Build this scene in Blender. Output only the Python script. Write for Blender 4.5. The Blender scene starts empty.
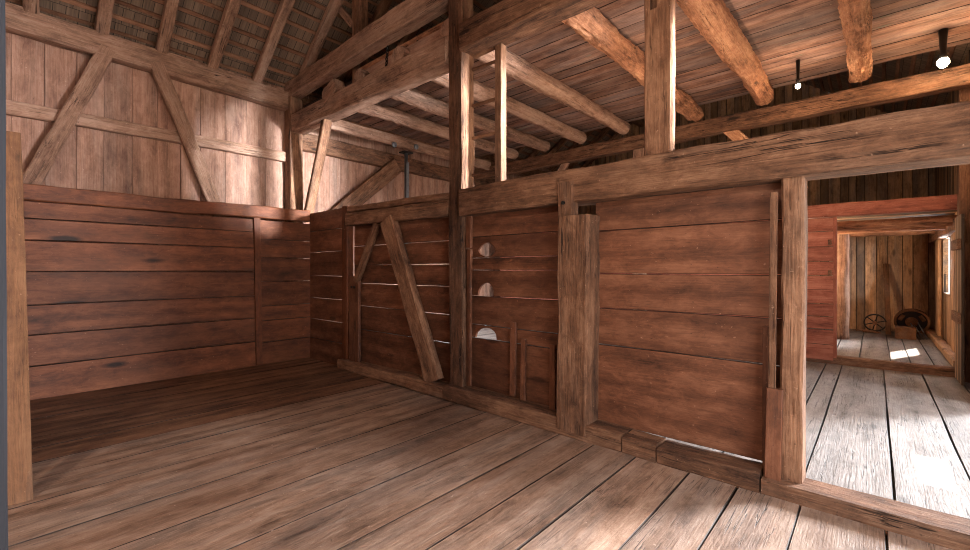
import bpy, bmesh, math, random
from mathutils import Vector, Matrix, noise

random.seed(7)
S = bpy.context.scene
COL = S.collection
V = Vector

# ------------------------------------------------------------------ materials
def lin(c):
    return tuple(((v / 255) / 12.92 if v / 255 <= .04045 else ((v / 255 + .055) / 1.055) ** 2.4) for v in c) + (1,)

class NT:
    def __init__(s, name):
        s.m = bpy.data.materials.new(name); s.m.use_nodes = True
        s.t = s.m.node_tree; s.t.nodes.clear()
    def n(s, typ, **kw):
        nd = s.t.nodes.new(typ)
        for k, v in kw.items():
            if k.startswith('i_'):
                key = k[2:]
                nd.inputs[int(key) if key.isdigit() else key.replace('_', ' ')].default_value = v
            else:
                setattr(nd, k, v)
        return nd
    def l(s, a, b): s.t.links.new(a, b)
    def math(s, op, a, b=None, clamp=False):
        nd = s.n('ShaderNodeMath', operation=op, use_clamp=clamp)
        for i, x in enumerate((a, b)):
            if x is None: continue
            if isinstance(x, (int, float)): nd.inputs[i].default_value = x
            else: s.l(x, nd.inputs[i])
        return nd.outputs[0]
    def mix(s, fac, a, b, blend='MIX'):
        nd = s.n('ShaderNodeMix', data_type='RGBA', blend_type=blend)
        for i, x in ((0, fac), (6, a), (7, b)):
            if isinstance(x, (int, float, tuple)): nd.inputs[i].default_value = x
            else: s.l(x, nd.inputs[i])
        return nd.outputs[2]
    def ramp(s, fac, stops, interp='LINEAR'):
        nd = s.n('ShaderNodeValToRGB'); cr = nd.color_ramp; cr.interpolation = interp
        while len(cr.elements) < len(stops): cr.elements.new(.5)
        for e, (p, c) in zip(cr.elements, stops):
            e.position = p; e.color = c if isinstance(c, tuple) else (c, c, c, 1)
        s.l(fac, nd.inputs[0]); return nd.outputs[0]
    def noise(s, vec, scale, detail=4, rough=.6, dist=0):
        nd = s.n('ShaderNodeTexNoise'); nd.inputs['Scale'].default_value = scale
        nd.inputs['Detail'].default_value = detail; nd.inputs['Roughness'].default_value = rough
        nd.inputs['Distortion'].default_value = dist; s.l(vec, nd.inputs['Vector']); return nd.outputs[0]
    def map(s, vec, sc):
        nd = s.n('ShaderNodeMapping'); nd.inputs['Scale'].default_value = sc
        s.l(vec, nd.inputs['Vector']); return nd.outputs[0]

def wood(name, dark, mid, light, grey=None, grey_amt=0., var=.35, crack=.5, knots=.5, rough=.78, bump=.5,
         stain=None, stain_amt=0., saw=0., grain=1.0, streak=1.0, fib=1.0, knot_size=1., spec=.3, extra=None):
    """Old sawn or hewn timber. Grain runs along the object's own X axis."""
    t = NT(name)
    tc = t.n('ShaderNodeTexCoord').outputs['Object']
    tone = t.n('ShaderNodeAttribute', attribute_name='tone').outputs['Fac']
    rnd = t.n('ShaderNodeObjectInfo').outputs['Random']
    cx = t.n('ShaderNodeCombineXYZ')
    t.l(t.math('MULTIPLY', tone, 61.), cx.inputs[0]); t.l(t.math('MULTIPLY', rnd, 47.), cx.inputs[1])
    t.l(t.math('MULTIPLY', tone, 23.), cx.inputs[2])
    add = t.n('ShaderNodeVectorMath', operation='ADD'); t.l(tc, add.inputs[0]); t.l(cx.outputs[0], add.inputs[1])
    P = add.outputs[0]
    g1 = t.noise(t.map(P, (.55 * grain, 9, 9)), 1.6, 5, .62, .9)
    g2 = t.noise(t.map(P, (2.2, 55, 55)), 1.5, 3, .6, .2)
    g3 = t.noise(t.map(P, (.8, 1.8, 1.8)), 1.3, 4, .6, .3)
    wv = t.n('ShaderNodeTexWave', wave_type='BANDS', bands_direction='Y')
    wv.inputs['Scale'].default_value = .55; wv.inputs['Distortion'].default_value = 9.
    wv.inputs['Detail'].default_value = 3; wv.inputs['Detail Scale'].default_value = .7
    t.l(t.map(P, (.30, 2.2, 2.2)), wv.inputs['Vector'])
    g4 = t.noise(t.map(P, (3.2, 7., 7.)), 1.4, 9, .74, .4)
    f = t.math('ADD', t.math('MULTIPLY', g1, .28 * streak), t.math('MULTIPLY', g2, .30 * fib))
    f = t.math('ADD', f, t.math('MULTIPLY', g3, .45))
    f = t.math('ADD', f, t.math('MULTIPLY', g4, .62))
    f = t.math('ADD', f, t.math('MULTIPLY', wv.outputs['Fac'], .09))
    f = t.math('SUBTRACT', f, .37 - .14 * (1 - streak) - .15 * (1 - fib))
    col = t.ramp(f, [(.31, lin(dark)), (.5, lin(mid)), (.69, lin(light))])
    if grey is not None:
        gm = t.noise(t.map(P, (.35, 2.6, 2.6)), 1.2, 5, .65, .5)
        gm = t.ramp(gm, [(.62 - grey_amt * .5, 0.), (.9 - grey_amt * .5, 1.)])
        gcol = t.ramp(f, [(.2, lin(tuple(int(v * .6) for v in grey))), (.6, lin(grey)), (.85, lin(tuple(min(255, int(v * 1.15)) for v in grey)))])
        col = t.mix(t.math('MULTIPLY', gm, min(1., grey_amt + .35)), col, gcol)
    if stain is not None:
        sm = t.noise(t.map(P, (.5, .9, .9)), 1.1, 4, .6, .6)
        sm = t.ramp(sm, [(.5, 0.), (.72, 1.)])
        col = t.mix(t.math('MULTIPLY', sm, stain_amt), col, lin(stain))
    if extra is not None:                       # patches of old paint: (colour, amount)
        em = t.noise(t.map(P, (.9, 5, 5)), 1.7, 6, .7, .6)
        em = t.ramp(em, [(.62, 0.), (.70, 1.)])
        only = t.ramp(tone, [(.70, 0.), (.72, 1.)], 'CONSTANT')
        col = t.mix(t.math('MULTIPLY', t.math('MULTIPLY', em, only), extra[1]), col, lin(extra[0]))
    # every board its own shade
    k = t.math('ADD', t.math('MULTIPLY', tone, var), 1 - var * .5)
    kk = t.n('ShaderNodeCombineColor'); [t.l(k, kk.inputs[i]) for i in range(3)]
    col = t.mix(1., col, kk.outputs[0], 'MULTIPLY')
    height = t.math('ADD', t.math('MULTIPLY', g2, .35), t.math('MULTIPLY', g4, .75))
    if knots:
        vo = t.n('ShaderNodeTexVoronoi', feature='F1'); vo.inputs['Scale'].default_value = 1.; vo.inputs['Randomness'].default_value = 1.
        wob = t.n('ShaderNodeMix', data_type='VECTOR')
        t.l(t.map(P, (.85, 3.1, 3.1)), vo.inputs['Vector'])
        km = t.ramp(vo.outputs['Distance'], [(.06 * knot_size, 1.), (.11 * knot_size, 0.)])
        col = t.mix(t.math('MULTIPLY', km, knots), col, lin(tuple(int(v * .35) for v in dark)))
    if crack:
        c1 = t.noise(t.map(P, (.5, 17, 17)), 1., 4, .55, .5)
        c1 = t.math('ABSOLUTE', t.math('SUBTRACT', c1, .5))
        cm = t.ramp(c1, [(.003, 1.), (.010, 0.)])
        c2 = t.ramp(t.noise(t.map(P, (.6, 1.5, 1.5)), 1.9, 2, .5), [(.48, 0.), (.6, 1.)])
        cm = t.math('MULTIPLY', cm, c2)
        col = t.mix(t.math('MULTIPLY', cm, crack), col, lin(tuple(int(v * .3) for v in dark)))
        height = t.math('SUBTRACT', height, t.math('MULTIPLY', cm, .6))
    if saw:
        sw = t.n('ShaderNodeTexWave', wave_type='BANDS', bands_direction='X')
        sw.inputs['Scale'].default_value = 4.; sw.inputs['Distortion'].default_value = 1.5
        t.l(P, sw.inputs['Vector'])
        height = t.math('ADD', height, t.math('MULTIPLY', sw.outputs['Fac'], saw))
        col = t.mix(t.math('MULTIPLY', sw.outputs['Fac'], saw), col, lin(light))
    sd = t.n('ShaderNodeAttribute', attribute_name='seam_dirt').outputs['Fac']
    col = t.mix(t.math('MULTIPLY', sd, .85), col, lin(tuple(int(v * .3) for v in dark)))
    # specks of dust and small pits
    sp = t.noise(P, 38., 2, .5)
    col = t.mix(t.math('MULTIPLY', t.ramp(sp, [(.70, 0.), (.78, 1.)]), .35), col, lin(tuple(min(255, v + 60) for v in light)))
    col = t.mix(t.math('MULTIPLY', t.ramp(sp, [(.22, 1.), (.30, 0.)]), .5), col, lin(tuple(int(v * .5) for v in dark)))
    b = t.n('ShaderNodeBump'); b.inputs['Strength'].default_value = bump; b.inputs['Distance'].default_value = .03
    t.l(height, b.inputs['Height'])
    p = t.n('ShaderNodeBsdfPrincipled'); p.inputs['Roughness'].default_value = rough
    p.inputs['Specular IOR Level'].default_value = spec
    t.l(col, p.inputs['Base Color']); t.l(b.outputs[0], p.inputs['Normal'])
    o = t.n('ShaderNodeOutputMaterial'); t.l(p.outputs[0], o.inputs[0])
    return t.m

def plain(name, c, rough=.6, metal=0., emit=None, strength=0., nz=.25):
    t = NT(name)
    tc = t.n('ShaderNodeTexCoord').outputs['Object']
    col = t.mix(t.noise(tc, 14., 5, .6), lin(tuple(int(v * (1 - nz)) for v in c)), lin(tuple(min(255, int(v * (1 + nz))) for v in c)))
    p = t.n('ShaderNodeBsdfPrincipled'); p.inputs['Roughness'].default_value = rough; p.inputs['Metallic'].default_value = metal
    t.l(col, p.inputs['Base Color'])
    if emit:
        p.inputs['Emission Color'].default_value = emit; p.inputs['Emission Strength'].default_value = strength
    o = t.n('ShaderNodeOutputMaterial'); t.l(p.outputs[0], o.inputs[0])
    return t.m

def shingles(name):
    t = NT(name)
    tc = t.n('ShaderNodeTexCoord').outputs['Object']
    br = t.n('ShaderNodeTexBrick'); br.offset = .5
    br.inputs['Color1'].default_value = lin((138, 114, 95)); br.inputs['Color2'].default_value = lin((110, 92, 78))
    br.inputs['Mortar'].default_value = lin((52, 43, 38)); br.inputs['Scale'].default_value = 1.
    br.inputs['Mortar Size'].default_value = .004; br.inputs['Brick Width'].default_value = .13; br.inputs['Row Height'].default_value = .26
    t.l(tc, br.inputs['Vector'])
    ns = t.noise(t.map(tc, (40, 1.4, 1)), 1., 4, .6)
    col = t.mix(1., br.outputs[0], t.ramp(ns, [(.3, .55), (.7, 1.15)]), 'MULTIPLY')
    p = t.n('ShaderNodeBsdfPrincipled'); p.inputs['Roughness'].default_value = .85
    t.l(col, p.inputs['Base Color'])
    b = t.n('ShaderNodeBump'); b.inputs['Strength'].default_value = .4; b.inputs['Distance'].default_value = .02
    t.l(ns, b.inputs['Height']); t.l(b.outputs[0], p.inputs['Normal'])
    o = t.n('ShaderNodeOutputMaterial'); t.l(p.outputs[0], o.inputs[0])
    return t.m

M = dict(
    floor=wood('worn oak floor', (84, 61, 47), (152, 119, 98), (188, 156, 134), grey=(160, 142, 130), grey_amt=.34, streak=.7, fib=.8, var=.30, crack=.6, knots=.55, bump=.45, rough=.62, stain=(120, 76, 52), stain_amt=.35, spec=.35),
    floor_daylit=wood('daylit doorway floor', (92, 69, 56), (148, 119, 101), (180, 152, 133), grey=(160, 141, 129), grey_amt=.35, streak=.6, fib=.7, var=.2, crack=.9, knots=.55, bump=.5, rough=.62, spec=.35),  # greyer copy of the floor wood, doorway daylight put into its colour
    floor_dark=wood('dark brown floor', (64, 42, 31), (116, 80, 58), (148, 108, 82), var=.35, crack=.5, knots=.4, bump=.4, rough=.7),  # darker than the other floor boards
    floor_pale=wood('bleached passage floor', (92, 82, 76), (126, 115, 108), (148, 137, 130), grey=(136, 128, 123), grey_amt=.4, streak=.6, fib=.6, var=.16, crack=.7, knots=.5, bump=.6, rough=.7),
    partition=wood('red brown partition board', (58, 31, 17), (106, 58, 33), (140, 84, 53), var=.40, crack=.35, knots=.9, streak=.45, fib=.55, knot_size=1.5, bump=.22, rough=.62, stain=(150, 98, 72), stain_amt=.25, spec=.35),
    partition_mid=wood('red brown bent board', (60, 36, 24), (110, 68, 47), (146, 98, 72), var=.36, crack=.35, knots=.6, streak=.45, fib=.55, bump=.25, rough=.6, stain=(88, 52, 38), stain_amt=.4, spec=.35),
    siding=wood('pink grey siding', (114, 81, 67), (162, 122, 102), (192, 152, 131), grey=(146, 130, 120), grey_amt=.25, var=.34, crack=.25, knots=.3, bump=.15, rough=.75, grain=.6),
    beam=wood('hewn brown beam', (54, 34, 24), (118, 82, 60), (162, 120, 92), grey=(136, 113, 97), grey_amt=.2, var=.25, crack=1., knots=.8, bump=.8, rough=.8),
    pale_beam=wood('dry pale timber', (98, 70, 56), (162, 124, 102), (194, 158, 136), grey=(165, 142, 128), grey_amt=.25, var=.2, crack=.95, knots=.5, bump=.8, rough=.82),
    log=wood('wormy orange log', (92, 58, 40), (176, 122, 90), (214, 164, 126), var=.2, crack=1., knots=.7, bump=1.4, streak=.6, rough=.85),
    loft=wood('loft board', (82, 54, 44), (138, 100, 82), (176, 136, 114), grey=(140, 124, 120), grey_amt=.45, var=.55, crack=.6, knots=.5, bump=.4, rough=.8, extra=((118, 142, 128), .8)),
    red=wood('faded red board', (104, 54, 42), (152, 88, 69), (180, 116, 95), var=.22, crack=.6, knots=.5, bump=.35, rough=.75, stain=(176, 112, 90), stain_amt=.4),
    tan=wood('tan end board', (100, 72, 50), (168, 128, 92), (196, 156, 118), grey=(112, 100, 92), grey_amt=.5, var=1.0, crack=.5, knots=.6, bump=.3, rough=.8, grain=.6),
    lath=wood('roof lath', (88, 58, 44), (138, 98, 76), (168, 124, 100), var=.4, crack=.2, knots=.2, bump=.2),
    saw=wood('sawn upright board', (66, 42, 27), (108, 72, 46), (136, 98, 68), grey=(128, 116, 106), grey_amt=.25, var=.1, crack=.3, knots=.2, bump=.4, saw=.07),
    shingle=shingles('roof shingle'),
    blue=plain('dark blue paint', (8, 7, 15), .8),
    iron=plain('dark iron', (44, 40, 40), .6, .6),
    steel=plain('grey steel', (120, 124, 130), .45, .7),
    black=plain('black lamp housing', (18, 16, 15), .5),
    bulb=plain('lit bulb', (255, 230, 190), .4, 0, (1., .80, .50, 1), 60., 0),
    bulb2=plain('small lit bulb', (255, 230, 190), .4, 0, (1., .85, .62, 1), 14., 0),
    gravel=plain('yard gravel', (150, 142, 128), .95),
)

# ------------------------------------------------------------------ mesh helpers
class MB:
    def __init__(s): s.v = []; s.f = []; s.t = []; s.d = []
    def ring_loft(s, rings, tone, cap=True, dirty=()):
        n = len(rings[0]); b = len(s.v)
        for r in rings: s.v += [tuple(p) for p in r]
        for i in range(len(rings) - 1):
            for j in range(n):
                s.f.append((b + i * n + j, b + i * n + (j + 1) % n, b + (i + 1) * n + (j + 1) % n, b + (i + 1) * n + j)); s.t.append(tone); s.d.append(1. if j in dirty else 0.)
        if cap:
            s.f.append(tuple(b + j for j in reversed(range(n)))); s.t.append(tone); s.d.append(1. if dirty else 0.)
            e = b + (len(rings) - 1) * n
            s.f.append(tuple(e + j for j in range(n))); s.t.append(tone); s.d.append(1. if dirty else 0.)
    def plank(s, x0, x1, y0, y1, z0, z1, tone=None, wave=.004, step=.45, ch=.004):
        """board along X, width along Y, thickness along Z, eased edges, slightly wavy"""
        tone = random.random() if tone is None else tone
        n = max(2, int(abs(x1 - x0) / step) + 1); sd = random.random() * 100; rings = []
        for i in range(n + 1):
            x = x0 + (x1 - x0) * i / n
            a = wave * noise.noise((x * .9 + sd, 1.3, 0)) * 2; b = wave * noise.noise((x * .9 + sd, 7.7, 3)) * 2
            c = wave * .5 * noise.noise((x * .7 + sd, 4.1, 9)) * 2
            A, B, C, D = y0 + a, y1 + b, z0 + c, z1 + c
            rings.append([(x, A + ch, C), (x, B - ch, C), (x, B, C + ch), (x, B, D - ch), (x, B - ch, D), (x, A + ch, D), (x, A, D - ch), (x, A, C + ch)])
        s.ring_loft(rings, tone, dirty=(1, 2, 3, 5, 6, 7) if ch > .0031 else ())
    def box(s, x0, x1, y0, y1, z0, z1, tone=.5, ch=.003):
        s.plank(x0, x1, y0, y1, z0, z1, tone, 0, 99, ch)
    def build(s, name, mat, mw=None, parent=None, smooth=False):
        me = bpy.data.meshes.new(name); me.from_pydata(s.v, [], s.f)
        at = me.attributes.new('tone', 'FLOAT', 'FACE'); at.data.foreach_set('value', s.t)
        at = me.attributes.new('seam_dirt', 'FLOAT', 'FACE'); at.data.foreach_set('value', s.d)
        me.materials.append(M[mat] if isinstance(mat, str) else mat)
        bm = bmesh.new(); bm.from_mesh(me); bmesh.ops.recalc_face_normals(bm, faces=bm.faces); bm.to_mesh(me); bm.free()
        if smooth:
            for p in me.polygons: p.use_smooth = True
        o = bpy.data.objects.new(name, me); COL.objects.link(o)
        if parent: o.parent = parent; o.matrix_parent_inverse = parent.matrix_world.inverted()
        if mw is not None: o.matrix_world = mw
        if parent and mw is not None:
            o.matrix_parent_inverse = Matrix.Identity(4); o.matrix_basis = parent.matrix_world.inverted() @ mw
        return o

def tag(o, label, cat, group=None, kind='thing'):
    o['label'] = label; o['category'] = cat; o['kind'] = kind
    if group: o['group'] = group
    return o
def struct(o, label=None):
    o['kind'] = 'structure'
    if label: o['label'] = label; o['category'] = 'wall' if 'wall' in o.name else o.name.split('_')[0]
    return o
def axes(X, Y, Z, o=(0, 0, 0)):
    m = Matrix((X, Y, Z)).transposed().to_4x4(); m.translation = V(o); return m
WALL_X = axes((1, 0, 0), (0, 0, 1), (0, -1, 0))        # boards along world x, face towards -y
WALL_Y = axes((0, -1, 0), (0, 0, 1), (-1, 0, 0))       # boards along world -y, face towards -x
VERT_X = axes((0, 0, 1), (-1, 0, 0), (0, -1, 0))       # upright boards of a wall facing -y
VERT_Y = axes((0, 0, 1), (0, 1, 0), (-1, 0, 0))        # upright boards of a wall facing -x
ALONG_Y = axes((0, 1, 0), (-1, 0, 0), (0, 0, 1))       # flat boards along world y

def frame(p0, p1, up=None):
    p0, p1 = V(p0), V(p1); X = (p1 - p0).normalized()
    if up is None: up = (0, 0, 1) if abs(X.z) < .8 else (0, 1, 0)
    Z = V(up); Z = (Z - X * Z.dot(X)).normalized(); Y = Z.cross(X)
    return axes(X, Y, Z, p0), (p1 - p0).length

def timber_mb(L, w, h, rough=.008, ch=.014, bow=0., w1=None, h1=None, step=.14, tone=None, mb=None):
    mb = mb or MB(); sd = random.random() * 100; n = max(3, int(L / step)); rings = []
    w1 = w1 or w; h1 = h1 or h
    base = []
    def nz(x, k, s=1.): return noise.noise((x * 1.7 + sd, k * 3.1, s))
    for i in range(n + 1):
        u = i / n; x = L * u; W = (w + (w1 - w) * u) / 2; H = (h + (h1 - h) * u) / 2
        cy = nz(x * .5, 1) * rough * 1.4; cz = nz(x * .5, 2) * rough * 1.4 + bow * math.sin(math.pi * u)
        pts = [(-W + ch, -H), (0, -H), (W - ch, -H), (W, -H + ch), (W, 0), (W, H - ch), (W - ch, H), (0, H), (-W + ch, H), (-W, H - ch), (-W, 0), (-W, -H + ch)]
        r = []
        for j, (y, z) in enumerate(pts):
            d = rough * .9
            r.append((x, cy + y + nz(x * 2, j + 5) * d, cz + z + nz(x * 2, j + 25, 4) * d))
        rings.append(r)
    mb.ring_loft(rings, random.random() if tone is None else tone)
    return mb

def timber(name, p0, p1, w, h, mat='beam', up=None, parent=None, **kw):
    mw, L = frame(p0, p1, up)
    return timber_mb(L, w, h, **kw).build(name, mat, mw, parent)

def log_mb(L, r0, r1, rough=.02, bow=0., seg=18, step=.09, flat=None, gnarl=0.):
    mb = MB(); sd = random.random() * 100; n = max(4, int(L / step)); rings = []
    for i in range(n + 1):
        u = i / n; x = L * u; R = r0 + (r1 - r0) * u; r = []
        cy = noise.noise((x * .5 + sd, 1, 1)) * rough; cz = bow * math.sin(math.pi * u) + noise.noise((x * .5 + sd, 5, 1)) * rough
        for j in range(seg):
            a = 2 * math.pi * j / seg
            k = R + rough * (noise.noise((x * 1.6 + sd, math.cos(a) * 1.2, math.sin(a) * 1.2)) * 1.1 + .55 * noise.noise((x * 5 + sd, math.cos(a) * 3, math.sin(a) * 3)) + gnarl * noise.noise((x * 13 + sd, math.cos(a) * 5, math.sin(a) * 5)))
            z = k * math.sin(a)
            if flat: z = min(z, flat)
            r.append((x, cy + k * math.cos(a), cz + z))
        rings.append(r)
    mb.ring_loft(rings, random.random()); return mb
def log(name, p0, p1, r0, r1, mat='log', parent=None, **kw):
    mw, L = frame(p0, p1); return log_mb(L, r0, r1, **kw).build(name, mat, mw, parent, smooth=not kw.get('gnarl'))

def rod_mb(pts, r, seg=8, mb=None, closed=False):
    mb = mb or MB(); rings = []; pts = [V(p) for p in pts]; n = len(pts)
    for i, p in enumerate(pts):
        d = (pts[(i + 1) % n] - pts[i - 1]) if closed else (pts[min(i + 1, n - 1)] - pts[max(i - 1, 0)])
        d.normalize(); a = d.orthogonal() if abs(d.z) > .9 else d.cross(V((0, 0, 1))); a.normalize(); b = d.cross(a)
        rings.append([p + r * (math.cos(2 * math.pi * j / seg) * a + math.sin(2 * math.pi * j / seg) * b) for j in range(seg)])
    if closed: rings.append(rings[0])
    mb.ring_loft(rings, .5, cap=not closed); return mb
def lathe_mb(prof, seg=20, mb=None, tone=.5):
    """profile of (x along axis, radius)"""
    mb = mb or MB()
    mb.ring_loft([[(x, r * math.cos(2 * math.pi * j / seg), r * math.sin(2 * math.pi * j / seg)) for j in range(seg)] for x, r in prof], tone)
    return mb
def empty(name, loc):
    o = bpy.data.objects.new(name, None); o.empty_display_size = .2; COL.objects.link(o); o.location = loc
    o.matrix_world = Matrix.Translation(loc); return o

# ------------------------------------------------------------------ floors
def floor_boards(name, x0, x1, seams, z, mat, gap=.007, th=.05, slab=True):
    mb = MB()
    for a, b in zip(seams[:-1], seams[1:]):
        mb.plank(x0, x1, a + gap / 2, b - gap / 2, z - th, z + random.uniform(-.002, .0015), wave=.004, ch=.004)
    if slab: mb.box(x0, x1, seams[0], seams[-1], z - th - .08, z - th - .012, 0.)
    return struct(mb.build(name, mat))
floor_boards('floor_daylit', -4.4, 3.70, [-1.1, -.88, -.47, -.05, .375, .757, 1.092], 0, 'floor_daylit')
floor_boards('floor', -4.4, 3.70, [1.092, 1.525, 1.918, 2.295, 2.765, 3.27, 3.74, 4.31, 4.78, 5.2], 0, 'floor')
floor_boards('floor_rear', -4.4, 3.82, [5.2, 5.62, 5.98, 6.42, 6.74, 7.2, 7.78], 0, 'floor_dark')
floor_boards('floor_passage', 3.9, 9.5, [-1.1, -.92, -.54, -.1, .41, .62, 1.0, 1.5, 2.0, 2.5, 3.0, 3.6, 4.2, 4.8, 5.4, 6., 6.6, 7.2, 7.8, 8.4], 0, 'floor_pale', gap=.010)
floor_boards('floor_far', 9.66, 14.6, [-1.1, -.95, -.70, -.43, -.19, .2, .55, .95, 1.4, 1.9, 2.4, 3.0], .1, 'floor_pale', gap=.010)

mb = MB(); mb.box(-4.5, 14.9, -1.2, 8.6, -.30, -.15, 0.); struct(mb.build('floor_base', 'floor_dark'))
# ------------------------------------------------------------------ plank partition on the left (faces -y)
mb = MB()
seams = [-.04, .41, .80, 1.17, 1.58, 1.966, 2.235, 2.45]
for a, b in zip(seams[:-1], seams[1:]):
    mb.plank(-.02, 2.92, a + .004, b - .004, -7.79, -7.74 + random.uniform(-.004, .004), wave=.005)
seams = [-.04, .372, .741, .986, 1.407, 1.81, 2.126, 2.45]
for a, b in zip(seams[:-1], seams[1:]):
    mb.plank(2.93, 3.92, a + .004, b - .004, -7.79, -7.74 + random.uniform(-.004, .004), tone=random.uniform(.0, .6), wave=.005)
# local (x, y, z) -> world (x, -z, y)
struct(mb.build('wall_left', 'partition', WALL_X))
tag(timber('top_rail', (-.02, 7.76, 2.55), (3.83, 7.76, 2.58), .12, .2, 'partition', rough=.012), 'thick brown rail capping the plank partition on the left', 'rail')
tag(timber('batten', (2.95, 7.71, 0.01), (2.91, 7.71, 2.47), .045, .1, 'partition', (1, 0, 0), rough=.003, ch=.004), 'upright wooden batten dividing the left plank partition near the corner', 'batten')

# upright sawn board closing a low side partition at the left edge
tag(timber('upright_board', (.115, 4.40, .0), (.055, 4.40, 2.54), .05, .125, 'saw', (1, 0, 0), rough=.003, ch=.005), 'tall rough sawn upright board at the left edge before the plank partition', 'board')
mb = MB(); z = 0.
while z < 2.45:
    b = min(2.5, z + random.uniform(.3, .42)); mb.plank(-7.7, -4.45, z + .004, b - .004, .0, .04); z = b
struct(mb.build('wall_side', 'partition', WALL_Y @ Matrix.Translation((0, 0, 0))))
tag(timber('door_post', (-.074, 1.9, 0), (-.088, 1.9, 4.2), .2, .2, 'blue', rough=.002, ch=.006), 'dark blue painted door post cut off by the left edge', 'post')

# ------------------------------------------------------------------ rear wall of upright siding, behind the left partition
mb = MB()
edges = [-4.4, -4.0, -3.65, -3.3, -3., -2.66, -2.3, -1.95, -1.6, -1.25, -.9, -.55, -.2, .137, .451, .772, 1.063, 1.399, 1.711, 2.017, 2.301, 2.68, 3.022, 3.352, 3.7]
x = 3.7
while x < 14.9: x += random.uniform(.17, .26); edges.append(x)
for a, b in zip(edges[:-1], edges[1:]):
    t = random.uniform(.25, 1.) if a < 3.7 else random.uniform(.1, .8)
    mb.plank(0, 5.15, -b + .0015, -a - .0015, -8.52, -8.47 + random.uniform(-.004, .004), tone=t, step=1.2, ch=.003)
    mb.plank(0, 5.2, -b - .06, -b + .06, -8.56, -8.525, tone=.1, step=2.)
struct(mb.build('wall_rear', 'siding', VERT_X))

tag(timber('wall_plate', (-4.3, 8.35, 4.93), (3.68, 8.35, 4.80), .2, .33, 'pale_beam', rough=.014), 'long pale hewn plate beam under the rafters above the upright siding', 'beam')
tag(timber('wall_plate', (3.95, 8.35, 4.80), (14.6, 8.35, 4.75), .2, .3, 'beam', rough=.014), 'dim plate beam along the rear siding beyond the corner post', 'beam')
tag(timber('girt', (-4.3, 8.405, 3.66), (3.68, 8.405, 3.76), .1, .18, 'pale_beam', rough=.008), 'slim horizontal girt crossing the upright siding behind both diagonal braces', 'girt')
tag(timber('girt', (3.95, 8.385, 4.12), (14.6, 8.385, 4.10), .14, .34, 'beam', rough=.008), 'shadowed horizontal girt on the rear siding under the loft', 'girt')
tag(timber('brace', (.20, 8.3, 2.45), (1.09, 8.3, 4.80), .1, .19, 'pale_beam', (1, 0, 0), rough=.01), 'diagonal brace leaning right against the siding, the one beside the upright board', 'brace')
tag(timber('brace', (2.58, 8.3, 2.40), (1.66, 8.3, 4.80), .1, .2, 'pale_beam', (1, 0, 0), rough=.01), 'diagonal brace leaning left against the siding, nearer the corner post', 'brace')
tag(timber('brace', (4.55, 8.28, 2.6), (6.2, 8.28, 4.02), .12, .34, 'beam', (0, 0, 1), rough=.01), 'dark wide diagonal brace on the rear siding below the loft', 'brace')
tag(timber('corner_post', (3.82, 8.3, 0), (3.80, 8.3, 4.86), .24, .26, 'beam', rough=.012), 'corner post rising between the left siding and the loft', 'post')
tag(timber('brace', (3.90, 7.98, 2.5), (3.84, 7.05, 4.32), .1, .16, 'beam', (1, 0, 0), rough=.008), 'slim brace from the corner post up to the tie beam', 'brace')

# ------------------------------------------------------------------ roof
RZ, RY, PZ, PY = 8.25, 3.85, 5.0, 8.35            # ridge and plate
slope = (RZ - PZ) / (PY - RY)
def roof(side):
    Y = V((0, -side, slope)).normalized(); X = V((1, 0, 0)); Z = X.cross(Y)
    m = axes(X, Y, Z, (0, RY + side * (PY - RY + .35), PZ - slope * .35 + .15))
    L = V((0, PY - RY + .35, slope * (PY - RY + .35))).length
    sg = 1 if Z.z > 0 else -1
    mb = MB(); mb.box(-4.6, 15, -.1, L, sg * .03, sg * .06)
    o = struct(mb.build('ceiling_roof', 'shingle', m))
    k = .12; i = 0
    while k < L:
        lb = MB(); lb.plank(-4.6, 15, k, k + random.uniform(.045, .075), sg * .0, sg * .03, wave=.006, step=.6, ch=.003)
        lb.build('lath', 'lath', m, o); k += .235
    return o
roof(1); roof(-1)
rl = ['rafter beside the left edge, first along the plate beam', 'second rafter along the pale plate beam from the left',
      'third rafter along the plate beam, above the second brace', 'fourth rafter along the plate beam, pale and straight',
      'fifth rafter along the plate beam, nearest the corner post', 'curved rafter rising behind the end of the upper tie beam']
rx = [.31, 1.02, 1.72, 2.43, 3.13, 3.86]
for x, lab in zip(rx, rl):
    q = .10 if x < 3.5 else -.25
    o = timber('rafter', (x, 8.30, 5.0 + .02), (x + random.uniform(-.03, .03), RY, RZ + .02), .15, .13, 'pale_beam', rough=.014, bow=0 if x < 3.5 else .08)
    tag(o, 'pale ' + lab if 'pale' not in lab else lab, 'rafter', 'rafters above the plate beam')
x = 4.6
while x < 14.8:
    tag(timber('rafter', (x, 8.3, 5.02), (x, RY, RZ), .14, .13, 'beam', rough=.012), 'dim brown rafter of the far roof slope beyond the upper tie beam', 'rafter', 'far rafters over the loft'); x += .74

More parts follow.
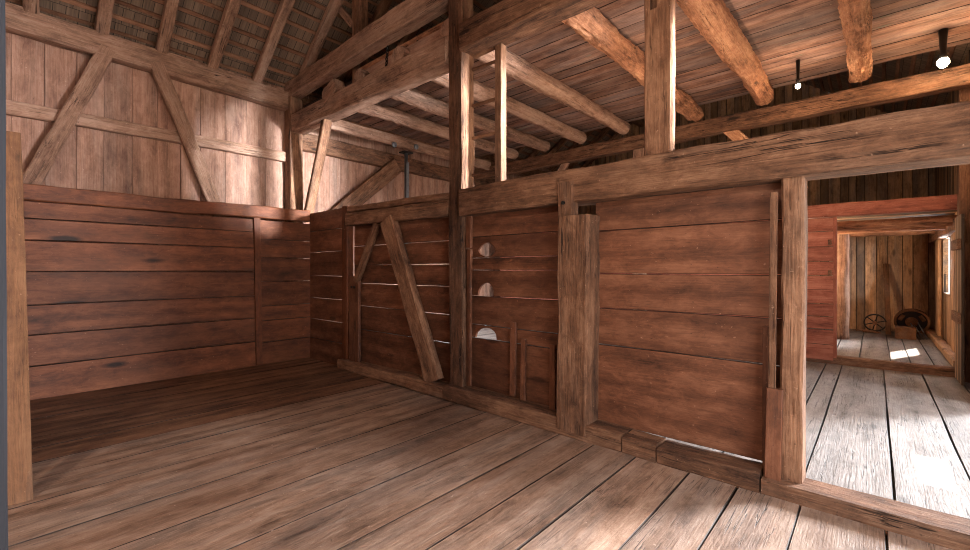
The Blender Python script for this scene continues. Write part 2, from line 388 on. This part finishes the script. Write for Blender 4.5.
# ------------------------------------------------------------------ bent: posts, tie beams
P1 = tag(timber('tall_post', (3.86, 3.83, .0), (3.84, 3.83, 7.9), .22, .24, 'beam', rough=.010), 'tall square post running from the sill up past both tie beams', 'post')
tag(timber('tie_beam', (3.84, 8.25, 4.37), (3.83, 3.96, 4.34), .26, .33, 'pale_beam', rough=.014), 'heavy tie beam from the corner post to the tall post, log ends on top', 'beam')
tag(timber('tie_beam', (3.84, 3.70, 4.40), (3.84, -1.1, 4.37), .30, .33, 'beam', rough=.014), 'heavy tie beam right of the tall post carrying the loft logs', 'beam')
tag(timber('upper_tie_beam', (3.80, 8.42, 5.03), (3.78, 2.4, 5.12), .22, .31, 'pale_beam', rough=.014), 'highest tie beam crossing in front of the short queen post', 'beam')
tag(timber('queen_post', (4.06, 6.42, 4.55), (4.06, 6.42, 6.45), .18, .22, 'beam', rough=.006), 'short reddish queen post standing on the tie beam', 'post')
tag(timber('roof_brace', (4.02, 6.55, 5.72), (4.02, 7.15, 6.35), .10, .12, 'pale_beam', (0, 1, 0), rough=.006), 'pale short brace meeting the queen post near the top edge', 'brace')
tag(timber('purlin', (3.6, 5.9, 6.55), (14.6, 5.9, 6.55), .18, .2, 'beam'), 'roof purlin running away under the far rafters', 'beam')
tag(timber('loft_post', (3.79, 1.38, 2.56), (3.79, 1.38, 4.24), .10, .235, 'beam', rough=.006), 'square post with a mortise standing on the long top beam', 'post')
def cut(o, lo, hi):
    b = MB(); b.box(lo[0], hi[0], lo[1], hi[1], lo[2], hi[2]); c = b.build('cutter', 'beam')
    m = o.modifiers.new('b', 'BOOLEAN'); m.operation = 'DIFFERENCE'; m.object = c; m.solver = 'EXACT'
    bpy.context.view_layer.update()
    me = bpy.data.meshes.new_from_object(o.evaluated_get(bpy.context.evaluated_depsgraph_get()))
    o.modifiers.clear(); o.data = me; bpy.data.objects.remove(c)
cut(bpy.data.objects['loft_post'], (3.6, 1.38, 3.83), (3.80, 1.44, 4.08))
# ladder: one slender stile and rungs pegged to the tall post
lad = empty('ladder', (3.95, 3.28, 2.57))
tag(lad, 'ladder of four thin rungs between the tall post and a slender stile', 'ladder')
timber('stile', (3.95, 3.28, 2.57), (3.95, 3.28, 4.26), .10, .10, 'beam', parent=lad, rough=.004, ch=.006)
for z in (2.765, 3.22, 3.62, 4.065):
    timber('rung', (3.925, 3.74, z + .005), (3.925, 3.32, z - .005), .035, .035, 'beam', parent=lad, rough=.005, ch=.008)

# ------------------------------------------------------------------ partition wall along the bent (faces -x)
def wl(y): return -y                               # world y -> local x of WALL_Y
mb = MB()
def wall_planks(ya, yb, seams, x=3.88, tone=None, gap=.006):
    for a, b in zip(seams[:-1], seams[1:]):
        mb.plank(wl(ya), wl(yb), a + gap / 2, b - gap / 2, -x - .03, -x + random.uniform(-.004, .004), tone=tone if tone is not None else random.random(), wave=.004)
wall_planks(7.76, 6.50, [-.04, .37, .72, 1.1, 1.5, 1.92, 2.3, 2.64], x=3.85)
wall_planks(6.30, 3.95, [.14, .66, 1.03, 1.39, 1.68, 1.98, 2.36])
cut_start = None
wall_planks(3.72, 2.3, [.165, .78, .94, 1.29, 1.60, 1.745, 2.0, 2.3])
wall_planks(2.02, .46, [.143, .885, 1.24, 1.565, 1.975, 2.26])
# shallow gap under the last bottom board is left open above the sill
wallB = mb.build('wall_right', 'partition_mid', WALL_Y)
def arch(y0, y1, z0, z1, lean=0.):
    """half-round outline in wall coordinates"""
    pts = [(-y0, z0)]
    for i in range(9):
        a = math.pi * (1 - i / 8); c = (y0 + y1) / 2; r = abs(y1 - y0) / 2
        pts.append((-c + r * math.cos(a) + lean * math.sin(a), z0 + .02 + (z1 - z0 - .02) * math.sin(a)))
    pts.append((-y1, z0)); return pts
cuts = [[(-3.58, 1.835), (-3.53, 1.89), (-3.46, 1.925), (-3.40, 1.925), (-3.34, 1.89), (-3.30, 1.835), (-3.31, 1.80), (-3.37, 1.765), (-3.46, 1.757), (-3.54, 1.785)],
        arch(3.58, 3.325, 1.285, 1.45, .02), arch(3.62, 3.285, .785, .915, .02)]
cb = MB()
for c in cuts:
    cb.ring_loft([[(p[0], p[1], -4.2) for p in c], [(p[0], p[1], -3.5) for p in c]], .2)
cutter = cb.build('cutter', 'partition_mid', WALL_Y)
md = wallB.modifiers.new('b', 'BOOLEAN'); md.operation = 'DIFFERENCE'; md.object = cutter; md.solver = 'EXACT'
bpy.context.view_layer.update()
new = bpy.data.meshes.new_from_object(wallB.evaluated_get(bpy.context.evaluated_depsgraph_get()))
wallB.modifiers.clear(); wallB.data = new
bpy.data.objects.remove(cutter)
struct(wallB)

tag(timber('top_beam', (3.84, 3.72, 2.415), (3.84, -1.1, 2.415), .30, .32, 'beam', rough=.013), 'massive long beam over the plank wall and the doorway', 'beam')
tag(timber('top_beam', (3.84, 6.32, 2.41), (3.84, 3.96, 2.37), .22, .20, 'beam', rough=.010), 'shorter beam left of the tall post over the diagonal brace', 'beam')
tag(timber('beam_cap', (3.86, 6.32, 2.58), (3.86, 3.96, 2.52), .20, .09, 'beam', rough=.012), 'thin split timber lying on the shorter beam left of the tall post', 'timber')
tag(timber('short_post', (3.84, 6.44, .05), (3.84, 6.44, 2.64), .12, .17, 'partition', rough=.005), 'narrow upright post where the corner planks end, pale top', 'post')
tag(timber('knee_brace', (3.79, 6.10, 1.42), (3.79, 5.52, 2.31), .07, .13, 'beam', (0, 1, 0), rough=.005), 'short dark brace between the upright end board and the shorter beam', 'brace')
tag(timber('brace', (3.76, 4.22, .17), (3.76, 5.22, 2.32), .12, .27, 'beam', (0, 1, 0), rough=.012), 'wide diagonal brace leaning from the tall post foot to the shorter beam', 'brace')
eb = empty('end_board', (3.8, 6.16, .12)); tag(eb, 'upright end board with two dark peg holes beside the narrow post', 'board')
timber('board', (3.80, 6.16, .12), (3.80, 6.16, 1.50), .05, .28, 'partition_mid', parent=eb, rough=.004, ch=.005)
for dy in (-.03, .05):
    lathe_mb([(0, .022), (.012, .022)], 10).build('peg_hole', 'black', axes((-1, 0, 0), (0, 1, 0), (0, 0, -1), (3.775, 6.16 + dy, 1.33)), eb)
lp = empty('oak_post', (3.78, 2.16, .0)); tag(lp, 'stout weathered post in the middle of the plank wall, notched at the top', 'post')
timber('shaft', (3.78, 2.16, .05), (3.78, 2.15, 2.12), .26, .33, 'beam', parent=lp, rough=.016, ch=.02)
timber('tenon', (3.72, 2.24, 2.05), (3.72, 2.25, 2.45), .12, .17, 'beam', parent=lp, rough=.008)
lathe_mb([(0, .018), (.02, .018)], 10).build('peg_hole', 'black', axes((-1, 0, 0), (0, 1, 0), (0, 0, -1), (3.665, 2.25, 2.25)), lp)
dp = empty('door_jamb_post', (3.85, .44, .08)); tag(dp, 'doorway post at the right end of the plank wall', 'post')
timber('shaft', (3.85, .445, .08), (3.85, .435, 2.27), .20, .135, 'beam', parent=dp, rough=.008)
timber('strip', (3.735, .555, .72), (3.735, .545, 2.16), .03, .045, 'beam', parent=dp, rough=.003, ch=.004)
timber('lower_board', (3.73, .55, .02), (3.73, .535, .75), .05, .10, 'partition_mid', parent=dp, rough=.004, ch=.006)
tag(timber('batten', (3.80, .60, .02), (3.80, .60, 1.18), .035, .045, 'partition_mid', rough=.003, ch=.004), 'thin upright batten standing just left of the doorway post', 'batten')
for (y0, y1, z0, z1, w), lab in zip([(3.01, 3.0, .2, 1.02, .075), (2.87, 2.86, .18, .85, .06), (2.49, 2.485, .14, .83, .065)],
        ['tallest of three short battens on the plank wall, nearest the cut holes', 'middle one of three short battens on the plank wall', 'short batten on the plank wall close beside the stout weathered post']):
    tag(timber('batten', (3.838, y0, z0), (3.838, y1, z1), .03, w, 'partition_mid', rough=.003, ch=.004), lab, 'batten', 'short battens on the plank wall')
tag(timber('batten', (3.82, 3.665, .2), (3.82, 3.66, 1.85), .04, .06, 'partition_mid', rough=.004, ch=.004), 'long upright strip against the right side of the tall post', 'batten')
tag(timber('batten', (3.82, 3.665, 1.87), (3.82, 3.66, 2.25), .04, .08, 'partition_mid', rough=.004, ch=.004), 'short upright block against the tall post under the long beam', 'batten')

# sills and threshold
tag(timber('sill_timber', (3.82, 6.5, .08), (3.78, 3.96, .09), .26, .15, 'beam', rough=.010), 'worn sill timber left of the tall post under the diagonal brace', 'sill')
tag(timber('sill_timber', (3.78, 3.95, .10), (3.78, 1.66, .07), .26, .17, 'beam', rough=.012), 'worn sill timber running from the tall post past the stout post', 'sill')
tag(timber('sill_block', (3.77, 1.65, .06), (3.77, 1.36, .06), .25, .17, 'beam', rough=.014), 'short broken sill block between two longer sill timbers', 'sill')
tag(timber('sill_timber', (3.77, 1.35, .06), (3.77, .62, .07), .25, .15, 'beam', rough=.012), 'short sill timber under the plank wall beside the doorway', 'sill')
tag(timber('threshold', (3.78, .61, .03), (3.78, -1.1, .03), .26, .15, 'beam', rough=.008), 'worn threshold timber across the doorway in the plank wall', 'threshold')

# ------------------------------------------------------------------ loft over the passage
mb = MB(); x = 3.98
while x < 8.9:
    w = random.uniform(.22, .36); w = min(w, 8.95 - x) if x + w > 8.7 else w
    mb.plank(-1.1, 8.3, -x - w + .003, -x - .003, 4.74 + random.uniform(-.004, .004), 4.785, wave=.006, ch=.0036); x += w
struct(mb.build('ceiling_loft', 'loft', ALONG_Y))
joists = [(.165, .135, .125, 'thick wormy loft log nearest the lit lamp'), (1.42, .17, .15, 'gnarled loft log ending beside the small bulb'),
          (2.57, .155, .145, 'rough loft log passing behind the mortised loft post'), (3.93, .15, .13, 'pale round loft log beside the ladder'),
          (4.95, .14, .13, 'loft log left of the tall post, second above the ladder rungs'), (5.95, .135, .125, 'loft log third from the tall post towards the corner'),
          (6.95, .13, .12, 'loft log fourth from the tall post towards the corner')]
for y, r0, r1, lab in joists:
    rr = .030 if y < 3 else .016
    o = log('loft_log', (3.74 if y > 3.9 else 3.88, y + .02, 4.585), (8.86 + random.uniform(-.08, .1), y, 4.585), r0, r1, 'log' if y < 3.5 else 'pale_beam', rough=rr, flat=.15, step=.035, seg=30, gnarl=.6)
    tag(o, lab, 'log', 'logs carrying the loft floor')
tag(timber('loft_plank_beam', (3.95, 7.80, 4.42), (8.9, 7.78, 4.40), .1, .22, 'pale_beam', rough=.01), 'mottled squared joist nearest the rear siding above the steel jack post', 'beam')
tag(timber('pale_board', (3.88, 6.2, 4.66), (3.88, 4.0, 4.66), .04, .17, 'siding', rough=.004, ch=.004), 'pale board on edge between the log ends on the tie beam', 'board')
tag(timber('edge_strip', (3.885, 6.2, 4.785), (3.885, 4.0, 4.785), .05, .07, 'log', rough=.004, ch=.004), 'narrow orange board edge lying over the pale board on the tie beam', 'board')
tag(timber('slab_block', (3.80, 6.98, 4.52), (3.80, 6.62, 4.66), .2, .22, 'pale_beam', rough=.02), 'rough slab end lying on the tie beam beside the corner', 'block')
# far tie beam with its posts and braces
tag(timber('tie_beam', (8.95, 8.3, 4.25), (8.95, -1.1, 4.28), .22, .28, 'beam', rough=.012), 'long dark tie beam across the passage under the far log ends', 'beam')
tag(timber('far_post', (9.0, 3.68, 0), (9.0, 3.68, 4.16), .18, .24, 'pale_beam', rough=.008), 'pinkish far post under the dark tie beam behind the loft post', 'post')
tag(timber('far_brace', (9.0, 6.3, 3.0), (9.0, 5.38, 4.24), .1, .16, 'pale_beam', (0, 1, 0), rough=.008), 'pale far brace meeting the dark tie beam from the left', 'brace')
tag(timber('far_brace', (9.0, .9, 2.9), (9.0, 2.05, 4.24), .14, .2, 'log', (0, 1, 0), rough=.008), 'orange far brace below the dark tie beam right of the loft post', 'brace')
tag(timber('far_post', (9.3, -1.0, 0), (9.3, -1.0, 4.2), .2, .2, 'beam', rough=.008), 'far post at the right edge beneath the lit lamp', 'post')
# steel jack post under the squared joist
jk = empty('jack_post', (6.1, 7.80, 0)); tag(jk, 'grey steel jack post under the mottled joist before the rear siding', 'post')
rod_mb([(6.1, 7.8, 0), (6.1, 7.8, 4.2)], .038, 12).build('tube', 'steel', None, jk, True)
b = MB(); b.box(5.98, 6.22, 7.7, 7.9, 4.2, 4.225); b.build('top_plate', 'iron', None, jk)
b = MB(); b.box(6.06, 6.14, 7.745, 7.76, 3.2, 4.0); b.build('slotted_strip', 'steel', None, jk)
for x, lab in ((5.72, 'small steel bracket on the squared joist left of the jack post'), (6.32, 'round steel cap bolted to the squared joist right of the jack post')):
    tag(lathe_mb([(0, .06), (.03, .06), (.045, .035)], 14).build('joist_bracket', 'steel', axes((0, -1, 0), (1, 0, 0), (0, 0, -1), (x, 7.735, 4.38 if x > 6 else 4.30))), lab, 'bracket')
# chain hanging from the upper tie beam
cm = MB()
for i in range(7):
    z = 4.86 - i * .052; a = i % 2
    pts = []
    for j in range(12):
        t = 2 * math.pi * j / 12; u, w = .018 * math.cos(t), .036 * math.sin(t)
        pts.append((3.84 + (u if a else 0), 5.35 + (0 if a else u) + i * .006, z + w))
    rod_mb(pts, .007, 6, cm, closed=True)
tag(cm.build('chain', 'iron', None, None, True), 'short iron chain hanging below the highest tie beam', 'chain')

# ------------------------------------------------------------------ lamps
def lamp(loc, r, mat, lab, top):
    e = empty('hanging_lamp', loc); tag(e, lab, 'lamp')
    lathe_mb([(-.01, .2 * r), (0, r * .75), (r * .5, r), (r * 1.1, r), (r * 1.7, r * .6), (r * 2.0, r * .1)], 16).build('bulb', mat, axes((0, 0, -1), (1, 0, 0), (0, -1, 0), loc), e, True)
    lathe_mb([(0, r * .85), (.07, r * .85), (.075, r * .5), (top - loc[2], r * .8)], 14).build('holder', 'black', axes((0, 0, 1), (1, 0, 0), (0, 1, 0), loc), e, True)
    return e
lamp((8.25, -.665, 4.36), .06, 'bulb', 'bright glowing lamp under the loft at the far right', 4.74)
lamp((8.0, .86, 4.38), .035, 'bulb2', 'small lit bulb in a black holder under the loft boards', 4.74)

# ------------------------------------------------------------------ second partition and far room
mb = MB()
for a, b in zip([.05, .32, .58, .80, 1.02, 1.26, 1.5, 1.75, 2.0, 2.26], [.32, .58, .80, 1.02, 1.26, 1.5, 1.75, 2.0, 2.26, 2.5]):
    mb.plank(-7.9, -.53, a + .003, b - .003, -9.53, -9.49 + random.uniform(-.003, .003))
struct(mb.build('wall_passage', 'red', WALL_Y))
tag(timber('lintel_timber', (9.6, 7.9, 2.62), (9.6, -1.1, 2.62), .16, .22, 'red', rough=.008), 'red stained header over the far doorway', 'beam')
tag(timber('far_jamb', (9.56, .51, .1), (9.56, .51, 2.5), .12, .05, 'red', rough=.004, ch=.005), 'narrow jamb strip at the right edge of the faded red boards', 'trim')
for z, lab in ((2.02, 'upper'), (1.5, 'lower')):
    h = MB(); h.box(9.46, 9.49, .55, .60, z, z + .10); h.box(9.455, 9.465, .56, .59, z + .02, z + .08)
    tag(h.build('latch', 'beam'), lab + ' small latch block near the edge of the faded red boards', 'latch')
tag(timber('far_threshold', (9.58, 2.0, .06), (9.58, -1.1, .06), .16, .15, 'beam', rough=.01), 'far threshold timber below the faded red boards', 'threshold')
tag(log('log_post', (12.3, .53, .1), (12.3, .53, 2.46), .12, .11, 'pale_beam', rough=.02), 'round pale log post standing beyond the faded red boards', 'post')
for x, z, lab in ((10.3, 2.40, 'nearest'), (11.3, 2.41, 'second'), (12.3, 2.5, 'third'), (13.3, 2.45, 'farthest')):
    tag(log('low_joist', (x, 3.0, z), (x, -1.1, z), .09, .085, 'log', rough=.012), lab + ' low joist under the far room ceiling', 'joist', 'low joists of the far room')
mb = MB(); x = 9.7
while x < 14.7: mb.plank(-1.1, 3.0, -x - .3, -x - .01, 2.60, 2.64); x += .31
struct(mb.build('ceiling_far', 'tan', ALONG_Y))
mb = MB(); y = -1.2
tn = {}
while y < 8.5:
    w = random.uniform(.15, .27); hh = 8.5 - abs(y + w / 2 - RY) * slope; mb.plank(-.1, hh, y + .004, y + w - .004, -14.75, -14.70 + random.uniform(-.01, .01), step=1.); mb.plank(-.1, hh, y + w - .06, y + w + .06, -14.79, -14.755, 0., step=2.); y += w
struct(mb.build('wall_back', 'tan', VERT_Y))
mb = MB(); y = .95
struct(mb and (lambda m: (m.plank(-14.65, -9.7, .1, 2.6, 0, .03), m)[1])(MB()).build('wall_far', 'tan', axes((-1, 0, 0), (0, 0, 1), (0, 1, 0), (0, 3.0, 0))))
# front wall (faces the yard) with the big doorway, the passage doorway and the small window
mb = MB()
def front(x0, x1, z0, z1, d=0.):
    x = x0
    while x < x1 - .01:
        w = min(random.uniform(.2, .3), x1 - x); mb.plank(z0, z1, -x - w + .002, -x - .002, 1.12 - d, 1.16 - d, step=1.5); mb.plank(z0, z1, -x - .05, -x - .0 if x == x0 else -x + .05, 1.165 - d, 1.19 - d, step=2.); x += w
front(-4.4, .2, -.1, 5.1); front(.2, 3.3, 3.1, 5.1); front(3.3, 4.1, -.1, 5.1); front(4.1, 4.8, 2.35, 2.75); front(4.1, 4.8, 3.55, 5.1); front(4.8, 7.6, 2.35, 5.1); front(4.1, 4.2, -.1, 2.35); front(7.6, 9.7, -.1, 5.1); front(9.7, 11.95, -.1, 5.1, .07)
front(11.95, 13.0, -.1, 1.14, .07); front(11.95, 13.0, 2.22, 5.1, .07); front(13.0, 14.8, -.1, 5.1, .07)
struct(mb.build('wall_front', 'tan', VERT_X))
wn = MB()
for bx in ((11.91, 11.95), (13.0, 13.04)): wn.box(bx[0], bx[1], -1.125, -1.045, 1.10, 2.26)
wn.box(11.91, 13.04, -1.125, -1.045, 1.10, 1.14); wn.box(11.91, 13.04, -1.125, -1.045, 2.22, 2.26)
struct(wn.build('window_1', 'tan'))
tag(timber('far_plate', (9.75, -1.0, 2.33), (14.65, -1.0, 2.33), .12, .2, 'beam', rough=.01), 'low plate beam over the small bright window', 'beam')
tag(timber('window_post', (10.85, -1.015, .1), (10.85, -1.015, 2.24), .40, .05, 'tan', rough=.008), 'upright post just right of the small bright window', 'post')
tag(timber('window_post', (13.35, -1.01, .1), (13.35, -1.01, 2.24), .50, .06, 'tan', rough=.008), 'upright post just left of the small bright window', 'post')
tag(timber('far_sill', (9.75, -.96, .16), (14.6, -.96, .16), .14, .12, 'tan', rough=.008), 'low sill along the foot of the far window wall', 'sill')
pd = empty('plank_door', (9.0, -.9, 0)); tag(pd, 'open plank door cut off by the right edge before the far threshold', 'door')
b = MB()
for i in range(4): b.plank(.06, 2.35, -8.58 - (i + 1) * .16, -8.58 - i * .16 - .004, .86, .89)
b.build('boards', 'tan', VERT_X, pd)
for z in (.95, 1.95):
    timber('rail', (8.58, -.84, z), (9.22, -.84, z), .035, .14, 'beam', parent=pd, rough=.003, ch=.004)
# gable wall closing the barn on the left, never in frame from here but part of the shell
mb = MB(); y = -1.2
while y < 8.5:
    w = random.uniform(.25, .35); hh = 8.5 - abs(y + w / 2 - RY) * slope; mb.plank(-.1, hh, y + .003, y + w - .003, 4.4, 4.45, step=1.5); mb.plank(-.1, hh, y + w - .06, y + w + .06, 4.36, 4.395, 0., step=2.); y += w
struct(mb.build('wall_gable', 'siding', VERT_Y))

# things at the end of the far room
def wheel(name, c, R, tilt, parts, lab):
    e = empty(name, (c[0], c[1], .1)); tag(e, lab, 'wheel')
    A = axes((-1, 0, 0), (0, 1, 0), (0, 0, -1)); m = Matrix.Translation(c) @ Matrix.Rotation(tilt, 4, 'Y') @ A
    for nm, mb_, mat in parts: mb_.build(nm, mat, m, e)
    return e
def rim_mb(R, w, t):
    mb = MB(); rings = []; N = 40
    for i in range(N + 1):
        a = 2 * math.pi * i / N; ca, sa = math.cos(a), math.sin(a)
        rings.append([(-w / 2, (R - t) * ca, (R - t) * sa), (w / 2, (R - t) * ca, (R - t) * sa), (w / 2, R * ca, R * sa), (-w / 2, R * ca, R * sa)])
    mb.ring_loft(rings, .5, cap=False); return mb
sp = []
for k in range(6):
    a = math.pi * k / 3 + .3
    m_ = rod_mb([(0, .03 * math.cos(a), .03 * math.sin(a)), (0, .185 * math.cos(a), .185 * math.sin(a))], .012, 6); sp.append(('spoke', m_, 'iron'))
wheel('spoked_wheel', (13.95, .0, .345), .205, -.15, [('rim', rim_mb(.21, .05, .025), 'iron'), ('hub', lathe_mb([(-.05, .03), (-.05, .045), (.05, .045), (.05, .03)], 14), 'beam')] + sp, 'small spoked iron wheel leaning among sticks at the far end')
disc = lathe_mb([(-.02, .02), (-.02, .24), (.0, .255), (.02, .24), (.02, .02)], 36)
blk = []
for k in range(3):
    a = math.pi / 2 + k * 2 * math.pi / 3; b = MB()
    b.box(.02, .05, -.07, .07, -.035, .035); blk.append((a, b))
pl = [('rim', rim_mb(.30, .07, .045), 'saw'), ('web', disc, 'iron'), ('hub', lathe_mb([(.018, .11), (.05, .11), (.06, .09), (.065, .02)], 24), 'saw')]
for a, b in blk:
    for i, p in enumerate(b.v):
        y, z = p[1], p[2] + .195; b.v[i] = (p[0], y * math.sin(a) + z * math.cos(a), z * math.sin(a) - y * math.cos(a))
    pl.append(('rim_block', b, 'saw'))
wheel('pulley_wheel', (13.85, -.62, .43), .3, -.25, pl, 'large wooden pulley wheel leaning against the far end wall')
cr = empty('crate', (13.25, -.5, .1)); tag(cr, 'low wooden crate standing before the large pulley wheel', 'crate')
for nm, q in (('front_panel', (13.12, 13.15, -.66, -.33)), ('back_panel', (13.37, 13.4, -.66, -.33)), ('side_panel', (13.15, 13.37, -.66, -.635)), ('side_panel', (13.15, 13.37, -.355, -.33))):
    b = MB(); b.box(*q, .1, .34); b.build(nm, 'saw', None, cr)
b = MB(); b.box(13.12, 13.4, -.66, -.33, .34, .36); b.build('lid', 'saw', None, cr)
for i, (y, l) in enumerate(((-.72, .34), (-.78, .30), (-.84, .36))):
    tag(rod_mb([(13.2 + .1 * i, y, .11), (13.75, y + .12, l + .06)], .011, 6).build('iron_rod', 'steel'), 'thin iron rod lying right of the low crate', 'rod', 'iron rods beside the crate')
tag(timber('leaning_plank', (13.8, -.235, .1), (14.62, -.2, 1.75), .03, .1, 'saw', (0, 1, 0), rough=.004, ch=.004), 'narrow plank leaning on the end wall between the two wheels', 'plank')
for i in range(9):
    y = .12 + .33 * random.random(); x = 13.7 + .4 * random.random()
    tag(rod_mb([(x, y, (.118 + .004 * i)), (x + .1, y - .12 + .1 * random.random(), .12 + .004 * i), (x + .05, y - .28, .118 + .004 * i)], .014, 6).build('stick', 'beam'), 'crooked dry stick in the heap beside the small spoked wheel', 'stick', 'heap of sticks by the spoked wheel')

# ------------------------------------------------------------------ outside: yard and an added sun blocker over the passage doorway
g = MB(); g.box(-25, 40, -40, -1.17, -.4, -.3); struct(g.build('ground', 'gravel'))
# added unseen boards block the sun, their gap shapes the sun patch inside
g = MB(); hx, hy = 7.48, -1.44
y = -1.17
for (a, b, gap) in ((-1.17, -1.34, False), (-1.345, -1.53, True), (-1.535, -1.9, False), (-1.905, -2.2, False)):
    if gap: g.plank(3.4, hx - .36, b, a, 2.5, 2.53); g.plank(hx + .36, 11.2, b, a, 2.5, 2.53)
    else: g.plank(3.4, 11.2, b, a, 2.5, 2.53)
struct(g.build('ceiling_porch', 'tan'))

# ------------------------------------------------------------------ light
W = bpy.data.worlds.new('daylight'); S.world = W; W.use_nodes = True
bg = W.node_tree.nodes['Background']; bg.inputs[0].default_value = (.80, .90, 1., 1); bg.inputs[1].default_value = 1.6
def light(kind, name, loc, energy, color, rot=None, **kw):
    d = bpy.data.lights.new(name, kind); d.energy = energy; d.color = color
    for k, v in kw.items(): setattr(d, k, v)
    o = bpy.data.objects.new(name, d); COL.objects.link(o); o.location = loc
    if rot is not None: o.rotation_euler = V(rot).to_track_quat('-Z', 'Z').to_euler()
    return o
light('SUN', 'sun', (10, -8, 12), 16., (1., .95, .86), (-1.5, .65, -1.5), angle=.01)
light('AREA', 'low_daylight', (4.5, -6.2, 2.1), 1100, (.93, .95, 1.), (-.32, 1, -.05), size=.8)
light('AREA', 'yard_light_big_door', (1.4, -1.4, 1.5), 75, (1., .97, .95), (0, 1, -.25), shape='RECTANGLE', size=3.0, size_y=2.7)
light('AREA', 'yard_light_passage_door', (6.6, -5.2, 1.7), 180, (.88, .93, 1.), (-.12, 1, .03), shape='RECTANGLE', size=3.2, size_y=2.2)
light('AREA', 'bright_yard', (19.8, -11.5, 8.4), 15000, (.84, .92, 1.), (-.80, .57, -.40), shape='RECTANGLE', size=5, size_y=3)
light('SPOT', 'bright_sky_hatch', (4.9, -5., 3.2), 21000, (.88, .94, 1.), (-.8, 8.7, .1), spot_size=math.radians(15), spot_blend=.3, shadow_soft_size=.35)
light('AREA', 'yard_light_window', (12.47, -1.2, 1.7), 34, (.95, .97, 1.), (-1, .7, -.1), shape='RECTANGLE', size=.8, size_y=1.)
light('AREA', 'rear_daylight', (7.0, 7.4, 2.3), 90, (.90, .95, 1.), (.05, -.05, -1), size=.9)  # added fill inside the barn, brightens the floor behind the cut holes
light('POINT', 'lamp_glow', (8.25, -.665, 4.20), 28, (1., .68, .40), shadow_soft_size=.06)
light('POINT', 'bulb_glow', (8.0, .86, 4.27), 16, (1., .70, .44), shadow_soft_size=.04)
light('POINT', 'passage_lamp', (6.0, 1.6, 2.7), 88, (1., .72, .50), shadow_soft_size=.1)  # added fill without a fixture, warms the loft and passage
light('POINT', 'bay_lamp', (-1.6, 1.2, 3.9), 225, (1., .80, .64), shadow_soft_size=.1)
light('POINT', 'right_lamp', (1.8, .3, 4.2), 20, (1., .72, .48), shadow_soft_size=.1)  # added fill without a fixture, lifts the beams of the bay
light('POINT', 'far_lamp', (11.2, 1.3, 2.0), 90, (1., .70, .44), shadow_soft_size=.06)  # added fill hidden behind the red boards, brightens the far room

# ------------------------------------------------------------------ camera
f, a = 437., math.atan(390 / 437)
cam = bpy.data.cameras.new('camera'); co = bpy.data.objects.new('camera', cam); COL.objects.link(co)
co.location = (0, 0, 1.6); co.rotation_euler = (math.pi / 2, 0, a - math.pi / 2)
cam.sensor_width = 36; cam.lens = f / 970 * 36; cam.shift_y = -5 / 970; cam.clip_start = .05
S.camera = co
vs = S.view_settings; vs.view_transform = 'Standard'; vs.look = 'None'; vs.gamma = 1; vs.exposure = 0.5
S.cycles.use_denoising = True
S.cycles.filter_width = 1.05
S.cycles.max_bounces = 6; S.cycles.diffuse_bounces = 5
